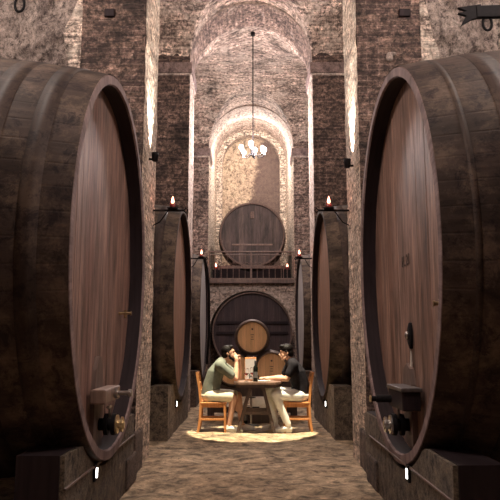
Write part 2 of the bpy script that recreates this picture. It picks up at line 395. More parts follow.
# pillars
for i, (y0, y1) in enumerate(PY):
    for sx in (-1, 1):
        side = 'left' if sx < 0 else 'right'
        root = link(bpy.data.objects.new('wall_pillar_'+side, None)); root['kind'] = 'structure'
        root.location = (sx*XI, y0, 0)
        def nodes(face):  # rough grids for visible faces, local coords
            mb = MB(); W = XO-XI; D = y1-y0
            amp = .012
            if face == 'front':
                surf(mb, lambda x, z: (sx*x, -amp*2*abs(fbm(x, i*3+sx, z, 3)), z), lin(0, W, 14), lin(-.05, 9.2, 160), flip=sx < 0, smooth=False)
                surf(mb, lambda x, z: (sx*x, D, z), lin(0, W, 3), lin(-.05, 9.2, 3), flip=sx > 0, smooth=False)
            else:
                surf(mb, lambda y, z: (-sx*amp*1.4*abs(fbm(i*3, y, z, 3)), y, z), lin(0, D, 18), lin(-.05, SPR, 130), flip=sx < 0, smooth=False)
                surf(mb, lambda y, z: (sx*W, y, z), lin(0, D, 3), lin(-.05, 9.2, 3), flip=sx > 0, smooth=False)
            return mb
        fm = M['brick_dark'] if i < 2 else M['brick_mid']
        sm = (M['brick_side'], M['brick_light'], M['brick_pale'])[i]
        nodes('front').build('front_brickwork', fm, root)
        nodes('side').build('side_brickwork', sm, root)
        if i == 0:
            MB().box((sx*-.03, -.10, -.05), (sx*.5, .4, .42), .03).build('footing', M['pedestal'], root)
        if i == 0:
            MB().box((sx*(.37 if sx < 0 else .50), -.035, 5.12), (sx*(.49 if sx < 0 else .64), .05, 5.22), .012).build('putlog_hole_shade', M['blackwood'], root)  # dark block put in for the shade of a putlog hole
            if sx > 0: MB().ell((.375, -.01, 4.62), (.045, .035, .06), None, 10).ell((.41, -.01, 4.66), (.05, .03, .025), None, 8).build('chipped_plaster', M['cornice_pale'], root)
        # cornice: dark band with a pale fillet
        W = XO-XI; D = y1-y0
        if i > 0:
            MB().box((sx*-.05, -.05, SPR-.28), (sx*(W+.03), D+.03, SPR-.06), .012).build('cornice', M['cornice'], root)
            MB().box((sx*-.03, -.03, SPR-.33), (sx*(W+.03), D+.03, SPR-.282), .01).build('cornice_fillet', M['cornice_pale'], root)
# transverse arches (a wall with a round arch cut through it)
def arch_wall(y0, y1, half, r, spr, top, mat, soff, nm='trim_arch', bottom=None, cx=0):
    root = link(bpy.data.objects.new(nm, None)); root['kind'] = 'structure'; root.location = (0, y0, 0)
    n = 40; mb = MB(); D = y1-y0
    base = spr if bottom is None else bottom
    ang = [PI*k/n for k in range(n+1)]
    inner = [(r*math.cos(a), spr+r*math.sin(a)) for a in ang]
    for y, fl in ((0, False), (D, True)):
        def fn(u, t, y=y):
            k = u*n; a = PI*u; ix, iz = r*math.cos(a), spr+r*math.sin(a)
            # outer rectangle point along same direction
            c, s_ = math.cos(a), math.sin(a); kx = half/max(abs(c), 1e-6); kz = (top-spr)/max(s_, 1e-6); kk = min(kx, kz)
            ox, oz = kk*c, spr+kk*s_
            return (ix+(ox-ix)*t, y, iz+(oz-iz)*t)
        surf(mb, fn, lin(0, 1, 61), lin(0, 1, 8), flip=fl, smooth=False)
    mb.build('arch_face', mat, root)
    mb = MB(); pts = []; 
    vs = []; fs = []; uv = []
    ny = 8; na = 60
    for j in range(ny):
        for k in range(na+1):
            a = PI*k/na; rr = r-.012*abs(fbm(a*3, j*.3, 2+y0, 2)); vs.append((rr*math.cos(a), D*j/(ny-1), spr+rr*math.sin(a)))
    for j in range(ny-1):
        for k in range(na):
            fs.append([j*(na+1)+k, (j+1)*(na+1)+k, (j+1)*(na+1)+k+1, j*(na+1)+k+1])
            a0, a1 = PI*k/na*r, PI*(k+1)/na*r; y_0, y_1 = D*j/(ny-1), D*(j+1)/(ny-1)
            uv.append([(y_0, a0), (y_1, a0), (y_1, a1), (y_0, a1)])
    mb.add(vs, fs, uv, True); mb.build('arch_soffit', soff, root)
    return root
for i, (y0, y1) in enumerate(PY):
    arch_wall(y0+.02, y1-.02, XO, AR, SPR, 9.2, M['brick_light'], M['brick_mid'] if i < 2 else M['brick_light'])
# groin vaults over the bays
def vault(y0, y1, mat, nm='ceiling_vault'):
    mb = MB(); c = (y0+y1)/2; hy = (y1-y0)/2
    def fn(x, y):
        z1 = SPR+math.sqrt(max(0, AR*AR-x*x))*1.03 if abs(x) < AR else SPR
        z2 = SPR+1.32*math.sqrt(max(0, 1-((y-c)/hy)**2))
        return (x, y, max(z1, z2)+.03*fbm(x, y, 1, 1.2))
    surf(mb, fn, lin(-XW-.2, XW+.2, 150), lin(y0-.02, y1+.02, 90), flip=True, smooth=True)
    struct(nm, mb, mat)
vault(-2.5, PY[0][0], M['vault']); vault(PY[0][1], PY[1][0], M['vault']); vault(PY[1][1], PY[2][0], M['vault'])
# end niche
NB = 24.3
for sx in (-1, 1):
    mb = MB(); surf(mb, lambda y, z: (sx*XI-sx*.01*abs(fbm(1, y, z, 3)), y, z), lin(PY[2][1]-.02, NB, 24), lin(0, 7.62, 66), flip=sx < 0, smooth=False)
    struct('wall_niche_'+('left' if sx < 0 else 'right'), mb, M['brick_pale'])
mb = MB()
surf(mb, lambda a, y: (AR*math.cos(a), y, 7.6+AR*math.sin(a)+.02*fbm(a, y, 0, 1.5)), lin(0, PI, 50), lin(PY[2][1]-.03, NB+.1, 20), flip=True)
struct('ceiling_niche', mb, M['lime'])
root = arch_wall(NB, NB+.4, XI+.05, 1.02, 7.62, 9.2, M['brick_pale'], M['lime'], nm='wall_back')
for sx in (-1, 1):
    MB().box((sx*1.02, 0, 0), (sx*(XI+.1), .4, 7.63)).build('pier', M['brick_pale'], root)
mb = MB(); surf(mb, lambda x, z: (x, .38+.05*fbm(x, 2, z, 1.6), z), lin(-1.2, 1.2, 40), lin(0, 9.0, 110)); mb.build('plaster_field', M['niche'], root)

# platform wall with arched opening, slab
root = link(bpy.data.objects.new('wall_end', None)); root['kind'] = 'structure'; root.location = (0, 20.12, 0)
zc, ra, top = 1.62, 1.17, 3.0
n = 60; mb = MB()
def fn(u, t):
    a = PI*u; c, s_ = math.cos(a), math.sin(a); kk = min(XI/max(abs(c), 1e-6), (top-zc)/max(s_, 1e-6))
    return (ra*c+(kk*c-ra*c)*t, 0, zc+ra*s_+(kk*s_-ra*s_)*t)
surf(mb, fn, lin(0, 1, n+1), lin(0, 1, 5), smooth=False)
mb.build('end_plaster', M['brick_light'], root)
for sx in (-1, 1): MB().box((sx*ra, -.0, 0), (sx*XI, .5, zc)).build('pier', M['brick_dark'], root)
mb = MB(); surf(mb, lambda a, y: (ra*math.cos(a), y, zc+ra*math.sin(a)), lin(0, PI, 50), lin(0, .6, 3), flip=True); mb.build('opening_soffit', M['brick_light'], root)
MB().box((-XI, .6, 0), (XI, .75, 3.0)).build('recess_back', M['brick_dark'], root)
mb = MB().box((-XI+.01, 19.95, 2.99), (XI-.01, 24.3, 3.10), .01); struct('trim_platform', mb, M['oldwood'])

# ------------------------------------------------------------ casks
def rprof(s, Ln, R, B): return R+B*(1-((s-Ln/2)/(Ln/2))**2)
def cask_parts(root, R, Ln, B, nst, hoops, rec, ch, mats, pw, hoop_t=.0055):
    stave, chime, head, hoopm = mats
    # staves
    mb = MB(); ss = lin(0.0, Ln, 26); per = 4; n = nst*per; vs = []; fs = []; uv = []
    frac = [0.0, .06, .5, .94]; drop = [.0012*R/1.5, 0, 0, 0]
    for s_ in ss:
        rr = rprof(s_, Ln, R, B)
        for k in range(nst):
            for q in range(per):
                t = 2*PI*(k+frac[q])/nst; r_ = rr-drop[q]
                vs.append((-s_, r_*math.cos(t), r_*math.sin(t)))
    for i in range(len(ss)-1):
        for k in range(n):
            k2 = (k+1) % n; fs.append([i*n+k, (i+1)*n+k, (i+1)*n+k2, i*n+k2])
            st = k//per; a0 = (st+frac[k % per])*pw; a1 = (st+(frac[k % per+1] if k % per < 3 else 1.0))*pw
            a0 = st*pw+.02*pw+(a0-st*pw)*.96; a1 = st*pw+.02*pw+(a1-st*pw)*.96
            uv.append([(a0, ss[i]), (a0, ss[i+1]), (a1, ss[i+1]), (a1, ss[i])])
    mb.add(vs, fs, uv, False)
    # back disc
    m2 = [(-Ln+rec, (R-ch)*math.cos(2*PI*k/64), (R-ch)*math.sin(2*PI*k/64)) for k in range(64)]
    mb.add(m2, [list(range(64))[::-1]])
    nn = nst*2; pr2 = [(R-ch, .0115), (R-ch, rec+.03)]
    mb2 = MB(); mb2.add([(-x, r_*math.cos(2*PI*k/nn), r_*math.sin(2*PI*k/nn)) for r_, x in pr2 for k in range(nn)], [[k, (k+1) % nn, nn+(k+1) % nn, nn+k] for k in range(nn)], None, True)
    mb.build('staves', stave, root); mb2.build('inner_lip', M['lip_shade'], root)
    # chime (end faces and inner lips)
    mb = MB()
    for end in (0,):
        vs = []; fs = []; uv = []
        prof = [(R+.002, .02), (R-.008, -.004), (R-ch+.01, -.004), (R-ch, .012)]
        nn = nst*2
        for r_, x in prof:
            for k in range(nn):
                t = 2*PI*k/nn; dr = -.004 if k % 2 == 0 else 0
                vs.append((-x, (r_+dr)*math.cos(t), (r_+dr)*math.sin(t)))
        for i in range(len(prof)-1):
            for k in range(nn):
                k2 = (k+1) % nn; q = [i*nn+k, i*nn+k2, (i+1)*nn+k2, (i+1)*nn+k]
                fs.append(q if end == 0 else q[::-1]); st = k//2; u0 = (st+.02+.48*(k % 2))*pw; u1 = u0+.47*pw
                uv.append([(u0, i*.1), (u1, i*.1), (u1, i*.1+.1), (u0, i*.1+.1)])
        mb.add(vs, fs, uv)
    mb.build('rim', chime, root)
    # head: boards with gaps
    mb = MB(); rh = R-ch-.001; nb = max(6, round(2*rh/ pw)); bwid = 2*rh/nb; rnd = random.Random(int(R*1000)+int(Ln*10))
    for k in range(nb):
        a = -rh+k*bwid+.001; b = -rh+(k+1)*bwid-.001; off = rnd.uniform(-.002, .002)
        ys = lin(a, b, 5)
        pts = [(y, math.sqrt(max(0, rh*rh-y*y))) for y in ys]+[(y, -math.sqrt(max(0, rh*rh-y*y))) for y in ys[::-1]]
        if k in (0,): pts = [p for j, p in enumerate(pts)]
        mb.prism(pts, -rec+off, -rec-.05, 'x')
    o = mb.build('head', head, root)
    # give each board its own tint band: shift UV to whole boards
    ul = o.data.uv_layers[0]
    for p in o.data.polygons:
        cy = sum(o.data.vertices[v].co.y for v in p.vertices)/len(p.vertices); k = math.floor((cy+rh)/bwid)
        if abs(p.normal.x) > .5:
            for li in p.loop_indices:
                c = o.data.vertices[o.data.loops[li].vertex_index].co; f = (c.y+rh-k*bwid)/bwid
                ul.data[li].uv = ((k+.02+.96*max(0, min(1, f)))*pw, c.z)
    mbk = MB(); mbk.add([(-rec-.03, rh*math.cos(2*PI*k/64), rh*math.sin(2*PI*k/64)) for k in range(64)], [list(range(64))])
    # hoops
    for s0, s1 in hoops:
        mb = MB(); nn = 96; sec = [(s0, -.004), (s0, hoop_t), (s1, hoop_t), (s1, -.004)]; vs = []
        for s_, h in sec:
            rr = rprof(s_, Ln, R, B)+h
            for k in range(nn): vs.append((-s_, rr*math.cos(2*PI*k/nn), rr*math.sin(2*PI*k/nn)))
        fs = [[i*nn+k, (i+1)*nn+k, (i+1)*nn+(k+1) % nn, i*nn+(k+1) % nn] for i in range(3) for k in range(nn)]
        mb.add(vs, fs, None, True); h = mb.build('hoop', hoopm, root)
def big_cask(loc, rz, R, label, mats, Ln=3.4, B=.17, rec=.14, ch=.085, group='giant casks along the aisle', name='wine_cask', hoops=None, nst=60, cat='barrel', pw=.155):
    root = thing(name, label, cat, loc, rz, group)
    if hoops is None: hoops = [(.19, .32), (.49, .64), (.95, 1.11), (1.70-.07+.02, 1.72+.05), (Ln-1.26, Ln-1.12), (Ln-.64, Ln-.49), (Ln-.32, Ln-.19)]
    cask_parts(root, R, Ln, B, nst, hoops, rec, ch, mats, pw)
    return root
AX = 2.0
mL = (M['stave'], M['chime'], M['head_left'], M['hoop']); mR = (M['stave'], M['chime'], M['head_right'], M['hoop'])
LB = big_cask((-1.131, 5.9, 1.998), 0, 1.568, 'huge dark wine cask nearest on the left, plank head with yoke bar and screw', mL)
RB = big_cask((1.157, 5.82, 2.007), PI, 1.594, 'huge dark wine cask nearest on the right, head with burnt letters and small oval plate', mR, hoops=[(.19, .23), (.44, .60), (.95, 1.11), (1.66, 1.78), (2.3, 2.45), (2.8, 2.95), (3.15, 3.2)])
mm = (M['stave_mid'], M['hoop'], M['head_mid'], M['hoop'])
big_cask((-1.125, 11.75, 1.985), 0, 1.56, 'second cask on the left, reddish head, behind the brick pillar', mm, rec=.10, ch=.07)
big_cask((1.145, 11.75, 1.985), PI, 1.56, 'second cask on the right, tan head edge, behind the brick pillar', mm, rec=.10, ch=.07)
m3 = (M['stave_mid'], M['hoop'], M['head_lit'], M['hoop'])
big_cask((-1.115, 16.9, 1.93), 0, 1.45, 'third cask on the left with a lamp-lit pale grey head, near the balcony', m3, rec=.05, ch=.05)
big_cask((1.15, 16.9, 1.93), PI, 1.45, 'third cask on the right with a lamp-lit greyish head, near the balcony', m3, rec=.05, ch=.05)
# end casks (axis along the nave, head towards the camera)
mo = (M['stave_mid'], M['rust'], M['head_old'], M['hoop'])
UB = big_cask((.03, 21.2, 4.57), -PI/2, 1.0, 'weathered round cask standing up on the balcony at the far end', mo, Ln=1.9, B=.05, rec=.07, ch=.06, group=None, nst=44, hoops=[(.0+.05, .12), (.3, .37), (.7, .77), (1.2, 1.27), (1.7, 1.77)], pw=.13)
MB().beam((-.066, -.62, -.30), (-.066, .62, -.30), .03, .05, .005).build('batten', M['yoke'], UB)
MB().box((-.075, -.06, .5), (-.03, .06, .72), .01).build('bung_board', M['rust'], UB)
md = (M['stave_mid'], M['rust'], M['head_dark'], M['hoop'])
EB = big_cask((.03, 20.2, 1.62), -PI/2, 1.145, 'big black-brown cask in the arched opening under the balcony', md, Ln=.5, B=.0, rec=.08, ch=.05, group=None, nst=48, hoops=[(.1, .17)], pw=.16)
for z in (.27, .0-.02): MB().beam((-.055, -1.02, z), (-.055, 1.02, z), .05, .08, .006).build('batten', M['blackwood'], EB)

# fittings on the big heads, in cask-local coordinates (x out of head)
# left cask: local = world - (-1.131,5.9,1.998)
def yoke(root, y, z, ln, wood, flip=1):
    hx = -.14
    MB().prism([(y-.16, z-.5), (y+.16, z-.5), (y+.16, z+.05), (y+.12, z+.2), (y+.05, z+.30), (y-.05, z+.30), (y-.12, z+.2), (y-.16, z+.05)], hx, hx+.035, 'x').build('manhole_door', M['oldwood'], root)
    yb = MB().box((hx+.03, y-ln/2, z-.055), (hx+.15, y+ln/2, z+.055), .012).build('yoke_bar', wood, root)
    return yb
y_ = yoke(LB, -.02, -1.06, .62, M['yoke'])
sc = MB(); sc.tube([(0.0, .0, -1.05), (.13, .0, -1.05)], .018, 10); sc.tube([(.02, .0, -1.05), (.045, .0, -1.05)], .045, 6); sc.tube([(.13, 0, -1.05), (.16, 0, -1.05)], .03, 12)
sc.tube([(.145, -.06, -1.05), (.145, .06, -1.05)], .012, 8)
sc.build('screw_handle', M['steel'], LB)
def valve(root, y, z, mat, mat2):
    mb = MB(); mb.tube([(-.15, y, z), (.0, y, z)], .05, 16); mb.tube([(-.06, y, z), (-.03, y, z)], .085, 20); mb.tube([(.0, y, z), (.03, y, z)], .085, 20)
    mb.build('valve_body', mat2, root)
    mb = MB(); mb.tube([(.035, y, z), (.05, y, z)], .075, 20); mb.tube([(.075, y, z), (.09, y, z)], .06, 20); mb.tube([(.03, y, z), (.1, y, z)], .035, 12)
    mb.build('valve_cap', mat, root)
    mb = MB(); mb.tube([(-.02, y, z+.04), (-.02, y, z+.14)], .012, 8); mb.tube([(-.02, y-.09, z+.14), (-.02, y+.02, z+.14)], .014, 8)
    mb.build('valve_lever', M['steel'], root)
valve(LB, .02, -1.30, M['brass'], M['iron'])
def tap(root, y, z, mat, ln=.12):
    mb = MB(); mb.tube([(-.15, y, z), (-.15+ln, y, z)], .014, 10); mb.tube([(-.15+ln*.6, y, z-.045), (-.15+ln*.6, y, z+.03)], .014, 8)
    mb.tube([(-.15+ln, y, z), (-.15+ln+.01, y, z)], .02, 10)
    mb.build('tap', mat, root)
tap(LB, .93, -.37, M['brass'])
# right cask: root rotated by pi: local x = 1.157 - X ; local y = 5.82 - Y
MB().prism([(-.17, -1.45), (.15, -1.45), (.15, -.98), (.1, -.86), (0, -.82), (-.1, -.86), (-.17, -.98)], -.14, -.10, 'x').build('manhole_door', M['oldwood'], RB)
MB().box((-.11, -.12, -1.16), (.03, .42, -1.02), .01).build('yoke_bar', M['blackwood'], RB)
MB().box((-.12, -.14, -1.02), (.04, .44, -.99), .006).build('yoke_plate', M['galv'], RB)
mb = MB(); mb.tube([(.03, -.02, -1.1), (.15, -.02, -1.1)], .03, 12); mb.tube([(.15, -.02, -1.1), (.19, -.02, -1.1)], .022, 12); mb.build('spigot', M['iron'], RB)
MB().tube([(.19, -.02, -1.1), (.2, -.02, -1.1)], .03, 12).build('spigot_cap', M['brass'], RB)
valve(RB, .0, -1.30, M['steel'], M['iron'])
MB().tube([(-.13, -.02, -.40), (-.105, -.02, -.40)], .0, 4) if False else None
mb = MB(); mb.lathe([(.07, 0), (.07, .02), (.05, .03)], 20, Matrix.Translation((-.14, .06, -.60)) @ Matrix.Rotation(PI/2, 4, 'Y') @ Matrix.Diagonal((1.5, .8, 1, 1)), False)
mb.build('oval_plate', M['iron'], RB)
MB().ell((-.10, .06, -.60), (.02, .025, .035)).build('plate_knob', M['steel'], RB)
tap(RB, 1.16, -.40, M['brass'], .10)
mb = MB(); mb.tube([(-.132, .05, -.72), (-.13, .06, -.80), (-.132, .05, -.88), (-.131, .055, -.97)], [.006, .011, .008, .006], 6); mb.build('resin_drip', M['efflor'], RB)
mb = MB()
for q in range(10): mb.tube([(-.125+.004*(q % 2), .05+.012*math.sin(q*1.3), -.985-.004*q), (-.12, .02-.01*q, -.99-.004*q)], .004, 6)
# burnt lettering
fc = bpy.data.curves.new('letters', 'FONT'); fc.body = 'PL 21'; fc.size = .13; fc.extrude = .002
fo = bpy.data.objects.new('letters_tmp', fc); S.collection.objects.link(fo)
dg = bpy.context.evaluated_depsgraph_get(); me = bpy.data.meshes.new_from_object(fo.evaluated_get(dg)); bpy.data.objects.remove(fo)
me.materials.clear(); me.materials.append(M['burn'])
# text plane: text +x -> world -Y... viewer in the aisle looks towards +X, so text runs from far (big Y) to near
lo = link(bpy.data.objects.new('burnt_letters', me)); lo.parent = RB
lo.matrix_local = Matrix(((0, 0, 1, -.1365), (1, 0, 0, -.2), (0, 1, 0, -.02), (0, 0, 0, 1)))
tag(lo, 'small burnt letters and figures')

# ------------------------------------------------------------ cask stands
def saddle(root, x0, x1, cy, zc, R, half, zt, mat, nm='saddle'):
    ys = lin(-half, half, 40)
    pts = [(-half, 0), ] 
    up = []
    for y in ys:
        zz = zc-math.sqrt(max(0, R*R-y*y)) if abs(y) < R else 99
        up.append((y, min(zt, zz-.004)))
    pts = [(-half, -.03)]+up+[(half, -.03)]
    return MB().prism(pts, x0, x1, 'x').build(nm, mat, root)
for sx, cy, R, zc, lab in ((-1, 5.9, 1.575, 1.998, 'left'), (1, 5.82, 1.60, 2.007, 'right')):
    root = thing('cask_stand', 'masonry cradle with a dark timber bearer under the nearest cask on the %s' % lab, 'stand', (sx*1.16, cy, 0), 0, None)
    # masonry core with plastered aisle face, dark timber bearer, rear bearer
    hf = 1.34 if sx < 0 else 1.60
    saddle(root, 0+sx*.03, sx*.30, 0, zc, R+.02, hf, .66, M['blackwood'], 'timber_bearer')
    saddle(root, 0, sx*.035, 0, zc, R+.015, hf-.02, .655, M['pedestal_lime'] if sx < 0 else M['pedestal_lime'], 'plaster_face')
    saddle(root, sx*2.4, sx*2.8, 0, zc, R+.18, 1.2, .62, M['blackwood'], 'timber_bearer')
    for a, b, z in ((-hf+.1, -.7, .20), (.9, 1.45, .28)): MB().box((-sx*.02, a, 0), (sx*.45, b, z), .02).build('footing_stone', M['pedestal'], root)
    MB().box((-sx*.012, -hf+.02, .445), (sx*.01, 1.3, .462), .003).build('groove_strip', M['oldwood'], root)  # raised strip standing in for a dark groove line
for k, (sx, cy) in enumerate(((-1, 11.75), (1, 11.75), (-1, 16.9), (1, 16.9))):
    root = thing('cask_stand', '%s stone pedestal with blocks beneath the %s cask on the %s' % (('lime-washed' if k < 2 else 'dark'), 'second' if k < 2 else 'third', 'left' if sx < 0 else 'right'), 'stand', (sx*1.16, cy, 0), 0, None)
    rr = 1.565 if k < 2 else 1.455; zcc = 1.985 if k < 2 else 1.93
    pts_h = 1.35
    saddle(root, 0, sx*.26, 0, zcc, rr+.02, 1.62, .74, M['pedestal_lime'] if k < 2 else M['pedestal'], 'plaster_face')
    saddle(root, sx*2.3, sx*2.7, 0, zcc, rr+.18, 1.3, .62, M['pedestal'], 'rear_pedestal')
    for a, b, z0, z1, x1 in ((-1.72, -1.64, 0, .22, .62), (-1.70, -1.63, .225, .43, .70), (-1.69, -1.63, .435, .68, .58)):
        MB().box((sx*.27, a+.03, z0), (sx*x1, b+.5, z1), .02).build('stone_block', M['pedestal'], root)

# ------------------------------------------------------------ small lights
def led(loc, sx, label):
    r = thing('marker_light', label, 'light', loc, 0 if sx < 0 else PI, None)
    MB().box((0, -.035, -.06), (.02, .035, .06), .004).build('housing', M['iron'], r)
    MB().box((.018, -.018, -.035), (.027, .018, .035), .004).build('lens', M['led'], r)
led((-1.158, 5.42, .41), -1, 'tiny white light on the cradle of the nearest left cask')
led((1.158, 5.38, .41), 1, 'tiny white light on the cradle of the nearest right cask')
led((-1.162, 11.1, .42), -1, 'tiny glinting light on the pedestal of the second left cask')
led((1.162, 11.1, .42), 1, 'tiny glinting light on the pedestal of the second right cask')
def uplight(loc, sx, label):
    r = thing('wall_uplight', label, 'light', loc, 0 if sx < 0 else PI)
    MB().tube([(.0, 0, -.03), (.09, 0, -.03)], .014, 8).build('bracket', M['iron'], r)
    mb = MB(); mb.lathe([(.02, -.06), (.035, -.05), (.042, .02), (.045, .05), (.038, .05), (.036, .02)], 16, Matrix.Translation((.085, 0, 0))); mb.build('lamp_body', M['iron'], r)
    mb = MB(); mb.lathe([(.034, .03), (.0, .04)], 16, Matrix.Translation((.085, 0, 0))); mb.build('lens', M['spotglow'], r)
    X = -sx
    l = light('uplight_beam', 'SPOT', (loc[0]+(-sx)*.085, loc[1], loc[2]+.07), 600, (1, .9, .80), .02, (loc[0]+(-sx)*-.05, loc[1]+.02, loc[2]+2.2), 75, .9)
uplight((-1.245, 8.25, 3.56), -1, 'small black uplight fixed to the near left pillar')
uplight((1.245, 8.25, 3.48), 1, 'small black uplight fixed to the near right pillar')

# candle bracket arms
def arm(loc, sx, ln, label, flame_off, big=1.0, hose=False):
    # loc on the pillar face; arm runs across the aisle towards the centre
    r = thing('candle_bracket', label, 'candle holder', loc, 0 if sx < 0 else PI, None)
    mb = MB(); mb.tube([(-.01, 0, 0), (ln, 0, 0)], .014, 8); mb.tube([(ln, 0, 0), (ln+.03, 0, .03), (ln+.05, 0, 0), (ln+.03, 0, -.03), (ln, 0, 0)], .01, 6)
    mb.tube([(0, 0, -.2), (ln*.25, 0, -.15), (ln*.5, 0, -.01)], .008, 6)
    mb.build('arm', M['iron'], r)
    MB().box((-.012, -.05, -.26), (.008, .05, .07), .004).build('wall_plate', M['iron'], r)
    if hose: MB().tube([(ln-.02, 0, 0), (ln+.04, 0, -.2), (ln+.08, .02, -.7), (ln+.09, .02, -1.5), (ln+.05, .02, -2.1)], .025, 8).build('drain_hose', M['iron'], r)
    x = flame_off
    mb = MB(); mb.lathe([(.0, .01), (.06, .012), (.075, .035), (.07, .03), (.02, .02)], 16, Matrix.Translation((x, 0, 0)), close=False); mb.build('drip_pan', M['iron'], r)
    cg = MB()
    cg.lathe([(.03, .02), (.038, .04), (.042, .085), (.036, .085), (.03, .04)], 16, Matrix.Translation((x, 0, 0)), close=False)
    cg.build('red_cup', M['redglass'], r)
    MB().tube([(x, 0, .02), (x, 0, .085)], .022, 10).build('candle', M['candle'], r)
    fl = MB(); fl.lathe([(.0, .085), (.011*big, .095), (.015*big, .115), (.009*big, .15), (.0, .185)], 12, Matrix.Translation((x, 0, 0))); fl.build('flame', M['flame'], r)
    wx = loc[0]+(x if sx < 0 else -x)
    light('candle_glow', 'POINT', (wx, loc[1]-.06, loc[2]+.16), 1.0, (1, .35, .2), .03)
arm((-1.248, 8.7, 2.985), -1, .40, 'iron arm with a burning candle near the second left cask', .26, 1.35)
arm((1.248, 8.7, 2.985), 1, .40, 'iron arm with a burning candle near the second right cask', .27, 1.35)
arm((-1.248, 14.2, 3.02), -1, .32, 'smaller candle arm near the pale third left cask, with black hose', .24, 1.3, True)
arm((1.248, 14.2, 3.02), 1, .32, 'smaller candle arm near the third right cask', .27, 1.3)

# balcony
bal = thing('balcony_railing', 'iron railing across the balcony below the far round cask', 'railing', (0, 20.0, 3.10))
mb = MB(); mb.tube([(-1.23, 0, .79), (1.23, 0, .79)], .022, 8); mb.build('top_rail', M['rust'], bal)
MB().tube([(-1.23, 0, .70), (1.23, 0, .70)], .013, 8).build('mid_rail', M['rust'], bal)
MB().tube([(-1.23, 0, .02), (1.23, 0, .02)], .018, 8).build('bottom_rail', M['rust'], bal)
MB().box((-.03, -.02, 0), (.03, .02, .80), .005).build('centre_post', M['rust'], bal)
for sx in (-1, 1): MB().box((sx*1.2-.018, -.018, 0), (sx*1.2+.018, .018, .82), .004).build('end_post', M['rust'], bal)
for k in range(-6, 7):
    if k: MB().tube([(k*.171, 0, .02), (k*.171, 0, .70)], .009, 6).build('baluster', M['rust'], bal)
cr = thing('barrel_cradle', 'dark timber cradle holding the balcony cask', 'stand', (.03, 20.75, 3.10))
mb = MB(); 
mb.prism([(-1.1, 0), (1.1, 0), (1.1, .50)]+[(x, 1.42-math.sqrt(max(.01, 1.07**2-x*x))) for x in lin(.62, -.62, 20)]+[(-1.1, .50)], .5, .8, 'y')
mb.build('front_bearer', M['blackwood'], cr)
mb = MB().prism([(-1.1, 0), (1.1, 0), (1.1, .50)]+[(x, 1.42-math.sqrt(max(.01, 1.07**2-x*x))) for x in lin(.62, -.62, 20)]+[(-1.1, .50)], 1.6, 1.9, 'y'); mb.build('rear_bearer', M['blackwood'], cr)
# scrolled iron garland along the front of the balcony cask
g = thing('iron_scrollwork', 'row of small iron scrolls behind the balcony railing', 'ornament', (0, 20.5, 3.10))
mb = MB()
for k in range(-7, 8):
    c = Vector((k*.13, 0, .49)); mb.tube([c+Vector((.055*math.cos(t), 0, .05*math.sin(t))) for t in lin(0, 2*PI*.93, 14)], .008, 5)
mb.build('scroll_row', M['rust'], g)
MB().box((-1.0, -.02, .36), (1.0, .02, .44), .005).build('scroll_rail', M['rust'], g)
for sx in (-1, 1): MB().box((sx*.95-.02, -.02, 0), (sx*.95+.02, .02, .44), .004).build('post', M['rust'], g)
for sx in (-1, 1):
    r = thing('red_candle_lantern', 'red candle lantern on the balcony floor, %s end' % ('left' if sx < 0 else 'right'), 'lantern', (sx*1.03+.01, 20.22, 3.10))
    MB().box((-.1, -.08, 0), (.1, .08, .30), .01).build('lantern_stand', M['iron'], r)
    mb = MB(); mb.lathe([(.04, .30), (.05, .33), (.055, .38), (.045, .38), (.04, .33)], 16, close=False); mb.build('red_cup', M['redglass'], r)
    MB().lathe([(.0, .36), (.02, .37), (.028, .41), (.014, .46), (.0, .50)], 12).build('flame', M['flame'], r)
    light('candle_glow', 'POINT', (sx*1.03, 20.08, 3.58), 1.2, (1, .35, .2), .03)

# chandelier
ch = thing('chandelier', 'lit chandelier of bare bulbs hanging on a long rod from the vault', 'chandelier', (.04, 15.0, 5.45))
mb = MB(); mb.tube([(0, 0, .1), (0, 0, 2.80)], .012, 8); mb.tube([(0, 0, 2.74), (0, 0, 2.83)], .05, 12); mb.build('rod', M['iron'], ch)
mb = MB().lathe([(.0, -.12), (.03, -.08), (.05, 0), (.03, .08), (.045, .12), (.015, .18)], 16); mb.build('hub', M['iron'], ch)
for k in range(6):
    a = k*PI/3+.35; rr = .27; c, s_ = math.cos(a), math.sin(a); z = -.03+.05*math.sin(k*2.1)
    mb = MB().tube([(.03*c, .03*s_, 0), (.12*c, .12*s_, -.09), (.22*c, .22*s_, -.08), (rr*c, rr*s_, z)], .010, 8)
    ar = mb.build('chandelier_arm', M['iron'], ch)
    MB().lathe([(.0, 0), (.04, .005), (.02, .02), (.016, .07), (.0, .07)], 12, Matrix.Translation((rr*c, rr*s_, z))).build('candle_sleeve', M['candle'], ar)
    MB().lathe([(.0, .07), (.03, .08), (.048, .115), (.035, .16), (.0, .19)], 12, Matrix.Translation((rr*c, rr*s_, z))).build('bulb', M['bulb'], ar)
light('chandelier_glow', 'POINT', (.04, 14.75, 5.62), 240, (1, .84, .80), .15)

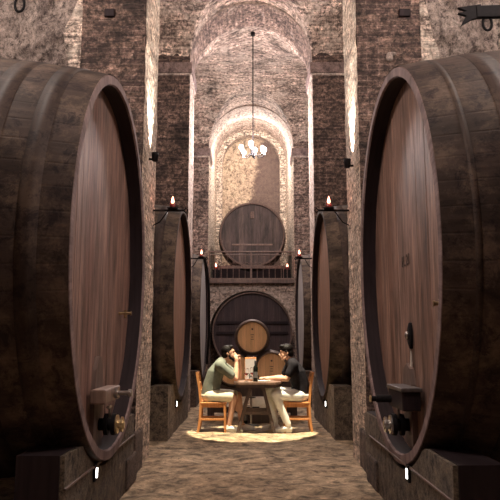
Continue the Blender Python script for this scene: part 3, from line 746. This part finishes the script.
# iron beams and rings top corners
r = thing('tie_bar', 'black iron bar with a forked end, above the right cask', 'bar', (2.2, 6.6, 4.62))
MB().beam((.05, 0, -.01), (3.0, 0, .08), .06, .13, .01).build('bar', M['iron'], r)
mb = MB(); mb.prism([(-.13, .035), (.1, .07), (.12, -.06), (.0, -.09), (-.11, -.16), (-.05, -.05), (-.13, -.025), (-.04, .0)], -.02, .02, 'y'); mb.build('forked_end', M['iron'], r)
def ring(root, c, nm='ring'):
    MB().tube([Vector(c)+Vector((.045*math.sin(t), 0, -.075+.075*math.cos(t))) for t in lin(0, 2*PI, 21)], .014, 6, False).build(nm, M['iron'], root)
ring(r, (.16, 0, -.05))
r = thing('hanging_ring', 'black iron ring hanging above the left cask', 'ring', (-2.22, 6.3, 4.66))
MB().tube([(0, 0, -.05), (0, 0, 2.9)], .009, 6).build('hanger', M['iron'], r)
ring(r, (0, 0, -.04))

# ------------------------------------------------------------ young barrels on a rack
def barrique(loc, label):
    r = thing('oak_barrel', label, 'barrel', loc, -PI/2, 'young oak barrels stacked behind the table')
    cask_parts(r, .285, .9, .042, 26, [(.01, .055), (.12, .16), (.25, .285), (.615, .65), (.74, .78), (.845, .89)], .03, .022, (M['barrique_stave'], M['barrique_stave'], M['barrique_head'], M['galv']), .075, .003)
    MB().tube([(-.032, 0, .14), (-.026, 0, .14)], .018, 10).build('bung', M['oldwood'], r)
    mb = MB()
    for dz, wd in ((.04, .06), (.0, .04), (-.04, .05)): mb.box((-.0295, -wd/2, dz-.006), (-.0265, wd/2, dz+.006))
    mb.build('brand_mark', M['oldwood'], r)
    return r
BY = 12.7
barrique((-.318, BY, .885), 'new pale oak barrel, lower left of the stack, partly behind the seated man in green')
barrique((.362, BY, .885), 'new pale oak barrel, lower right of the stack, beside the man in black')
barrique((-.0+.02, BY, 1.44), 'new pale oak barrel on top of the stack of three')
rk = thing('barrel_rack', 'low dark timber rack under the new oak barrels', 'rack', (.02, BY, 0))
def rackbeam(y):
    top = .66; pts = [(-.85, .40), (.85, .40), (.85, top)]
    for cx in (.342, -.338):
        for t in lin(.24, -.24, 13): pts.append((cx+t, .885-math.sqrt(.338**2-t*t)-.0))
    pts.append((-.85, top)); return pts
for y in (.14, .68): 
    MB().prism(rackbeam(y), y, y+.09, 'y').build('saddle_beam', M['tleg'], rk)
for x in (-.75, .75):
    for y in (.14, .68): MB().box((x-.045, y, 0), (x+.045, y+.09, .42), .006).build('leg', M['tleg'], rk)
MB().beam((-.75, .18, .17), (.75, .18, .17), .05, .10, .006).build('stretcher', M['tleg'], rk)

# ------------------------------------------------------------ table
TX, TY = .095, 11.2
tb = thing('trestle_table', 'small dark wooden trestle table between the two seated men', 'table', (TX, TY, 0))
hx, hy, c_ = .36, .34, .07
mb = MB(); oc = [(-hx, -hy+c_), (-hx+c_, -hy), (hx-c_, -hy), (hx, -hy+c_), (hx, hy-c_), (hx-c_, hy), (-hx+c_, hy), (-hx, hy-c_)]
mb.prism(oc, .722, .755, 'z'); mb.build('tabletop', M['table'], tb)
mb = MB().prism([(x*.9, y*.9) for x, y in oc], .672, .722, 'z'); mb.build('apron', M['tleg'], tb)
for y in (-.23, .23):
    MB().beam((-.10, y, .69), (-.30, y, 0), .05, .065, .005, up=(0, 1, 0)).build('leg', M['tleg'], tb)
    MB().beam((.08, y, .69), (.26, y, 0), .05, .065, .005, up=(0, 1, 0)).build('leg', M['tleg'], tb)
MB().beam((-.16, .0, .32), (.16, .0, .32), .04, .06, .004).build('crossbar', M['tleg'], tb)
for y in (-.23, .23): MB().beam((-.20, y+.0, .30), (.18, y, .30), .025, .05, .004).build('brace', M['tleg'], tb)

# things on the table
def wine_bottle(loc, label, sc=1.0, group=None):
    r = thing('wine_bottle', label, 'bottle', loc, 0, group)
    mb = MB().lathe([(.0, .0), (.034, .0), (.0375, .01), (.0375, .19), (.034, .215), (.016, .245), (.014, .30), (.0165, .302), (.0165, .315), (.0, .315)], 24); mb.build('glass_body', M['bottle'], r)
    MB().lathe([(.0385, .06), (.0385, .15)], 24, close=False).build('paper_label', M['label'], r)
    MB().lathe([(.0155, .255), (.0172, .302), (.0172, .318), (.0, .318)], 16, close=False).build('capsule', M['ink'], r)
    return r
tz = .755
wine_bottle((.066, TY-.16, tz), 'dark wine bottle standing on the table beside the glass')
def wineglass(loc, label, wine=True):
    r = thing('wine_glass', label, 'glass', loc)
    MB().lathe([(.0, 0), (.034, .001), (.034, .004), (.006, .01), (.004, .02), (.004, .085), (.008, .09), (.03, .105), (.040, .135), (.036, .185), (.032, .205), (.031, .205), (.035, .185), (.038, .135), (.028, .108), (.0, .095)], 24).build('glass_bowl', M['glass'], r)
    if wine: MB().lathe([(.0, .096), (.027, .109), (.036, .128), (.0, .128)], 20).build('wine', M['wine'], r)
wineglass((-.075, TY-.20, tz), 'stemmed wine glass left of the bottle')
wineglass((.02, TY+.02, tz), 'stemmed wine glass behind the bottle')
# framed notice card
cdn = thing('menu_card', 'white printed card in an orange wooden frame standing behind the bottle', 'sign', (-.01, TY+.16, tz))
MB().box((-.092, 0, 0), (.092, .02, .36), .004).build('frame', M['chair'], cdn)
MB().box((-.084, -.004, .02), (.084, .002, .335)).build('paper', M['paper'], cdn)
mb = MB(); mb.box((-.02, -.007, .03), (-.005, -.003, .11)); mb.box((.02, -.007, .03), (.035, -.003, .11)); mb.box((-.02, -.007, .062), (.035, -.003, .075)); mb.build('printed_mark', M['ink'], cdn)
# pale plate
pl = MB().lathe([(.0, 0), (.06, .0), (.10, .012), (.10, .016), (.06, .006), (.0, .006)], 28).build('plate', M['white'], None, (.20, TY-.1, tz)); tag(pl, 'small white plate on the table by the right man\'s hands', 'plate')
# behind and under: low crate, bottles and steel corkscrew stand
pc = MB().box((-.2, -.15, 0), (.2, .15, .22), .01).build('wooden_crate', M['tleg'], None, (.11, 12.45, 0)); tag(pc, 'dark wooden crate on the floor beneath the white box', 'crate')
cr = thing('white_box', 'white box standing on a dark crate under the barrel rack', 'box', (.11, 12.45, .0))
MB().box((-.12, -.12, .221), (.14, .12, .42), .008).build('box_body', M['white'], cr)
MB().box((-.09, -.125, .18), (.03, -.119, .27)).build('dark_print', M['ink'], cr)
wine_bottle((-.10, 12.2, 0.0), 'dark wine bottle standing on the floor behind the table, left of the white box', group=None)
st = thing('bottle_stand', 'thin metal stand behind the table holding bottles upright', 'stand', (.0, 11.95, 0))
MB().tube([(0, 0, .02), (0, 0, .72)], .016, 8).build('pole', M['steel'], st)
MB().lathe([(.0, 0), (.13, 0), (.13, .015), (.02, .03)], 20).build('base', M['iron'], st)
for z in (.25, .45): MB().tube([(.07*math.cos(t), .07*math.sin(t), z) for t in lin(0, 2*PI, 17)], .006, 6).build('ring', M['iron'], st)

# ------------------------------------------------------------ chairs
def chair(loc, rz, label):
    # faces +x ; origin at the floor under seat centre ; seat .42 deep
    r = thing('wooden_chair', label, 'chair', loc, rz, None)
    MB().box((-.20, -.20, .425), (.21, .20, .455), .01).build('seat', M['chair'], r)
    mb = MB(); mb.box((-.19, -.185, .375), (.19, -.165, .427)); mb.box((-.19, .165, .375), (.19, .185, .427)); mb.box((.165, -.18, .375), (.185, .18, .427)); mb.box((-.195, -.18, .375), (-.175, .18, .427)); mb.build('seat_frame', M['chair'], r)
    for y in (-.18, .18):
        MB().beam((.175, y, .43), (.19, y, 0), .034, .034, .004, up=(0, 1, 0)).build('leg', M['chair'], r)
        mb = MB()
        pp = [(-.225, 0), (-.195, .2), (-.185, .43), (-.205, .65), (-.25, .90)]
        n = len(pp); poly = [(x-.018, z) for x, z in pp]+[(x+.018, z) for x, z in pp[::-1]]
        mb.prism(poly, y-.017, y+.017, 'y'); mb.build('back_post', M['chair'], r)
        MB().beam((-.19, y, .20), (.182, y, .20), .018, .03, .003).build('stretcher', M['chair'], r)
    MB().beam((.18, -.18, .26), (.18, .18, .26), .018, .03, .003).build('stretcher', M['chair'], r)
    for x, z, h in ((-.245, .86, .07), (-.22, .72, .05), (-.205, .60, .05)):
        MB().box((x-.01, -.17, z-h/2), (x+.012, .17, z+h/2), .004).build('back_slat', M['chair'], r)
    return r
chair((-.58, 11.18, 0), 0, 'orange-brown wooden chair under the man in grey-green shirt')
chair((.70, 11.22, 0), PI, 'orange-brown wooden chair under the man in black shirt')

# ------------------------------------------------------------ people
def fused(name, prims, mat, parent, voxel=.008, smooth=4, label=None):
    """one continuous skin from overlapping tapered limbs"""
    mb = MB()
    for p in prims:
        if p[0] == 'c':     # capsule: points and radii
            _, pts, rs = p; pts = [Vector(q) for q in pts]
            for q, r_ in zip(pts, rs): mb.ell(q, r_, seg=14)
            for i in range(len(pts)-1):
                a, b = pts[i], pts[i+1]; mb.tube([a, b], [rs[i], rs[i+1]], 14)
        elif p[0] == 'e': mb.ell(p[1], p[2], p[3] if len(p) > 3 else None, 16)
        elif p[0] == 'b': mb.beam(p[1], p[2], p[3], p[4])
    me = mb.mesh(name, mat); o = link(bpy.data.objects.new(name, me))
    rm = o.modifiers.new('r', 'REMESH'); rm.mode = 'VOXEL'; rm.voxel_size = voxel; rm.use_smooth_shade = True
    sm = o.modifiers.new('s', 'SMOOTH'); sm.iterations = smooth; sm.factor = .5
    dg = bpy.context.evaluated_depsgraph_get(); m2 = bpy.data.meshes.new_from_object(o.evaluated_get(dg))
    o.modifiers.clear(); o.data = m2; m2.name = name
    if not m2.materials: m2.materials.append(mat)
    for p in m2.polygons: p.use_smooth = True
    if parent is not None: o.parent = parent
    if label: o['label'] = label
    return o
def V(*a): return Vector(a)
def finger(base, dirs, lens, r0):
    pts = [Vector(base)]
    for d, l in zip(dirs, lens): pts.append(pts[-1]+Vector(d).normalized()*l)
    return ('c', pts, [r0, r0*.95, r0*.88, r0*.78][:len(pts)])
def head_prims(H, tilt, f):
    # H head centre, faces f*x ; tilt: rotation forward(+)/back about y ; returns (prims, transform)
    T = Matrix.Translation(H) @ Matrix.Rotation(tilt*f, 4, 'Y') @ Matrix.Diagonal((f, 1, 1, 1))
    def P(x, y, z): return T @ Vector((x, y, z))
    R_ = Matrix.Rotation(tilt*f, 4, 'Y')
    pr = [('e', P(-.01, 0, .03), (.094, .074, .092), R_), ('e', P(.03, 0, -.025), (.062, .058, .078), R_),
          ('e', P(.055, 0, -.09), (.026, .028, .022), R_),                 # chin
          ('c', [P(.075, 0, .02), P(.102, 0, -.022)], [.010, .015]),       # nose
          ('c', [P(.09, .012, -.026), P(.09, -.012, -.026)], [.009, .009]),
          ('c', [P(.083, -.02, -.052), P(.083, .02, -.052)], [.011, .011]), # lips
          ('c', [P(.072, -.035, .035), P(.079, 0, .036), P(.072, .035, .035)], [.013, .012, .013]),  # brow
          ('c', [P(.0, -.05, -.06), P(.05, -.025, -.088)], [.022, .02]), ('c', [P(.0, .05, -.06), P(.05, .025, -.088)], [.022, .02])]
    for s_ in (-1, 1):
        pr.append(('e', P(-.012, s_*.076, -.002), (.017, .008, .029), R_))
    return pr, P, R_
def shoe(name_parent, heel, toe_dir, mat=M['white'], L_=.27):
    d = Vector(toe_dir).normalized(); h = Vector(heel)
    return [('c', [h+V(0, 0, .055), h+d*.05+V(0, 0, .065), h+d*.10+V(0, 0, .06), h+d*.16+V(0, 0, .045), h+d*.215+V(0, 0, .035)], [.036, .043, .042, .038, .030]),
            ('c', [h+V(0, 0, .026), h+d*.10+V(0, 0, .026), h+d*.21+V(0, 0, .026)], [.028, .032, .028]),
            ('c', [h+d*.02+V(0, 0, .06), h+d*.02+V(0, 0, .095)], [.036, .034])]

def torso(pel, wst, chs, nkb):
    key = [(pel, .145, .17), (wst, .138, .165), (chs, .138, .185), (chs.lerp(nkb, .6), .105, .15), (nkb, .075, .08)]
    out = []
    for (a, ax, ay), (b, bx, by) in zip(key, key[1:]):
        for q in range(6):
            t = q/6; out.append(('e', a.lerp(b, t), (ax+(bx-ax)*t, ay+(by-ay)*t, .075)))
    return out
# ---- man in grey-green (faces +x); local origin at floor below hips
PX, PYY = -.60, 11.17
man = thing('person', 'man in grey-green short-sleeved shirt and cream shorts, chin on clasped hands', 'person', (PX, PYY, 0))
def Lc(x, y, z): return Vector((x-PX, y, z))      # x in world metres, y relative to body centre
hipN, hipF = Lc(-.62, -.09, .54), Lc(-.62, .09, .54)
knN, knF = Lc(-.27, -.13, .53), Lc(-.20, .12, .53)
anN, anF = Lc(-.335, -.13, .10), Lc(-.15, .13, .10)
pel, wst, chs, nkb = Lc(-.63, 0, .56), Lc(-.61, 0, .70), Lc(-.545, 0, .90), Lc(-.455, 0, 1.06)
shN, shF = Lc(-.485, -.18, 1.0), Lc(-.47, .18, 1.0)
elN, elF = Lc(-.235, -.14, .805), Lc(-.19, .17, .81)
wrN, wrF = Lc(-.225, -.05, 1.04), Lc(-.19, .055, 1.04)
H = Lc(-.345, 0, 1.175)
hp, PH, RH = head_prims(H, -.12, 1)
body = [('c', [pel, wst, chs], [.115, .10, .10]), ('e', chs, (.09, .14, .09)), ('c', [chs, nkb], [.085, .055]), ('c', [nkb, PH(-.03, 0, -.06)], [.055, .052]),
        ('c', [shN, nkb, shF], [.05, .05, .05]),
        ('c', [hipN, knN, anN], [.085, .058, .036]), ('c', [hipF, knF, anF], [.085, .058, .036]), ('c', [knN+V(-.02, 0, -.12), knN+V(-.03, 0, -.2)], [.052, .046]), ('c', [knF+V(-.01, 0, -.12), knF+V(-.01, 0, -.2)], [.052, .046]),
        ('c', [anN, anN+V(.1, 0, -.06)], [.035, .03]), ('c', [anF, anF+V(.1, 0, -.06)], [.035, .03]),
        ('c', [shN, elN], [.05, .042]), ('c', [elN, elN.lerp(wrN, .35), wrN], [.040, .042, .027]),
        ('c', [shF, elF], [.05, .042]), ('c', [elF, elF.lerp(wrF, .35), wrF], [.040, .042, .027])]+hp
# clasped hands under the chin
for wr, s_ in ((wrN, -1), (wrF, 1)):
    palm = wr+V(-.005, -s_*.012, .055)
    body.append(('c', [wr, palm], [.026, .032])); body.append(('e', palm+V(-.005, 0, .015), (.032, .02, .038)))
    for q in range(4):
        b0 = palm+V(.022-.016*q, -s_*.0, .04-.006*q)
        body.append(finger(b0, [(-.35, -s_*.5, .5), (-.6, -s_*.9, -.1), (-.4, -s_*.5, -.8)], [.026, .022, .016], .0095))
    body.append(finger(palm+V(-.02, -s_*.005, .0), [(-.7, -s_*.2, .7), (-.5, -s_*.3, .9)], [.03, .024], .0105))
bo = fused('body', body, M['skin'], man, .0055, 3)
shirt = torso(pel, wst, chs, nkb)+[('c', [shN, nkb-V(0, 0, .015), shF], [.078, .075, .078]), ('c', [shN, shN.lerp(elN, .74)], [.078, .066]), ('c', [shF, shF.lerp(elF, .74)], [.078, .066])]
fused('shirt', shirt, M['shirt'], man, .008, 16, 'grey-green cotton shirt')
fused('shorts', [('e', pel+V(0, 0, -.02), (.15, .18, .09)), ('c', [hipN, hipN.lerp(knN, .82)], [.108, .088]), ('c', [hipF, hipF.lerp(knF, .82)], [.108, .088])], M['shorts'], man, .008, 4, 'cream shorts')
for an, dr in ((anN, (1, -.1, 0)), (anF, (1, .05, 0))):
    fused('shoe', shoe(None, (an.x-.03, an.y, .0), dr), M['white'], man, .006, 3, 'white low shoe')
def face_extras(root, PH, RH, hairmat, skin, beard):
    for s_ in (-1, 1): MB().ell(PH(.0725, s_*.03, .012), (.008, .011, .007), RH, 10).build('eye', M['eye'], root)
    for s_ in (-1, 1): MB().tube([PH(.082, s_*.014, .034), PH(.082, s_*.03, .039), PH(.07, s_*.048, .034)], .005, 6).build('eyebrow', hairmat, root)
    MB().tube([PH(.0925, -.02, -.052), PH(.0955, 0, -.050), PH(.0925, .02, -.052)], .0045, 6).build('mouth', M['lip'], root)
    if beard:
        fused('beard', [('c', [PH(.0, -.062, -.03), PH(.015, -.056, -.065), PH(.05, -.03, -.09), PH(.066, 0, -.1), PH(.05, .03, -.09), PH(.015, .056, -.065), PH(.0, .062, -.03)], [.016, .022, .022, .022, .022, .022, .016]),
                        ('c', [PH(.08, -.028, -.062), PH(.091, 0, -.041), PH(.08, .028, -.062)], [.008, .009, .008]), ('c', [PH(.07, -.03, -.07), PH(.078, 0, -.08), PH(.07, .03, -.07)], [.012, .014, .012])], hairmat, root, .0045, 2)
face_extras(man, PH, RH, M['hair'], M['skin'], True)
fused('hair', [('e', PH(-.025, 0, .055), (.098, .082, .082), RH), ('e', PH(-.06, 0, .0), (.062, .072, .085), RH), ('e', PH(.035, 0, .10), (.052, .06, .032), RH), ('c', [PH(-.005, -.074, .03), PH(.002, -.073, -.01)], [.013, .008]), ('c', [PH(-.005, .074, .03), PH(.002, .073, -.01)], [.013, .008])], M['hair'], man, .005, 2)

# ---- man in black (faces -x)
QX = .74
man2 = thing('person', 'dark-haired man in black t-shirt and off-white trousers, forearms on the table', 'person', (QX, 11.2, 0))
def Rc(x, y, z): return Vector((x-QX, y, z))
hipN, hipF = Rc(.74, -.09, .54), Rc(.74, .09, .54)
knN, knF = Rc(.37, -.14, .565), Rc(.28, .13, .60)
anN, anF = Rc(.555, -.14, .10), Rc(.37, .14, .10)
pel, wst, chs, nkb = Rc(.76, 0, .56), Rc(.76, 0, .70), Rc(.71, 0, .90), Rc(.63, 0, 1.06)
shN, shF = Rc(.65, -.18, 1.0), Rc(.62, .18, 1.0)
elN, elF = Rc(.545, -.20, .80), Rc(.50, .20, .80)
wrN, wrF = Rc(.325, -.10, .805), Rc(.30, .08, .80)
H = Rc(.545, 0, 1.185)
hp, PH, RH = head_prims(H, .10, -1)
body = [('c', [pel, wst, chs], [.115, .10, .10]), ('e', chs, (.09, .14, .09)), ('c', [chs, nkb], [.085, .055]), ('c', [nkb, PH(-.03, 0, -.06)], [.055, .052]),
        ('c', [shN, nkb, shF], [.05, .05, .05]),
        ('c', [hipN, knN, anN], [.085, .055, .036]), ('c', [hipF, knF, anF], [.085, .055, .036]),
        ('c', [anN, anN+V(-.1, 0, -.06)], [.033, .03]), ('c', [anF, anF+V(-.1, 0, -.06)], [.033, .03]),
        ('c', [shN, elN], [.05, .042]), ('c', [elN, elN.lerp(wrN, .35), wrN], [.040, .042, .027]),
        ('c', [shF, elF], [.05, .042]), ('c', [elF, elF.lerp(wrF, .35), wrF], [.040, .042, .027])]+hp
for wr, s_ in ((wrN, -1), (wrF, 1)):
    palm = wr+V(-.055, -s_*.01, -.002)
    body.append(('c', [wr, palm], [.026, .025])); body.append(('e', palm+V(-.012, 0, 0), (.042, .036, .018)))
    for q in range(4):
        b0 = palm+V(-.042, s_*(-.027+.018*q), .004)
        ln = [.034, .040, .042, .036][q] if s_ > 0 else [.036, .042, .040, .034][q]
        body.append(finger(b0, [(-1, -s_*.1, .15), (-1, -s_*.2, -.35), (-.7, -s_*.2, -.8)], [ln, ln*.6, ln*.45], .0088))
    body.append(finger(palm+V(.0, -s_*.032, .006), [(-.7, -s_*.75, .3), (-1, -s_*.2, .0)], [.034, .026], .0105))
fused('body', body, M['skin2'], man2, .0055, 3)
shirt = torso(pel, wst, chs, nkb)+[('c', [shN, nkb-V(0, 0, .015), shF], [.078, .078, .078]), ('c', [shN, shN.lerp(elN, .62)], [.078, .068]), ('c', [shF, shF.lerp(elF, .62)], [.078, .068])]
fused('t_shirt', shirt, M['tee'], man2, .008, 16, 'black short-sleeved t-shirt')
fused('trousers', [('e', pel+V(0, 0, -.02), (.15, .18, .09)), ('c', [hipN, knN, anN+V(0, 0, .03)], [.108, .078, .056]), ('c', [hipF, knF, anF+V(0, 0, .03)], [.108, .078, .056])], M['trousers'], man2, .008, 4, 'off-white long trousers')
for an, dr in ((anN, (-1, -.1, 0)), (anF, (-1, .05, 0))):
    fused('shoe', shoe(None, (an.x+.04, an.y, .0), dr), M['white'], man2, .006, 3, 'white sneaker')
face_extras(man2, PH, RH, M['hair2'], M['skin2'], False)
fused('hair', [('e', PH(-.022, 0, .06), (.103, .088, .084), RH), ('e', PH(-.062, 0, .0), (.062, .076, .085), RH), ('e', PH(.045, 0, .105), (.056, .066, .036), RH), ('c', [PH(-.005, -.076, .03), PH(.0, -.076, -.0)], [.016, .010]), ('c', [PH(-.005, .076, .03), PH(.0, .076, -.0)], [.016, .010])], M['hair2'], man2, .005, 2)
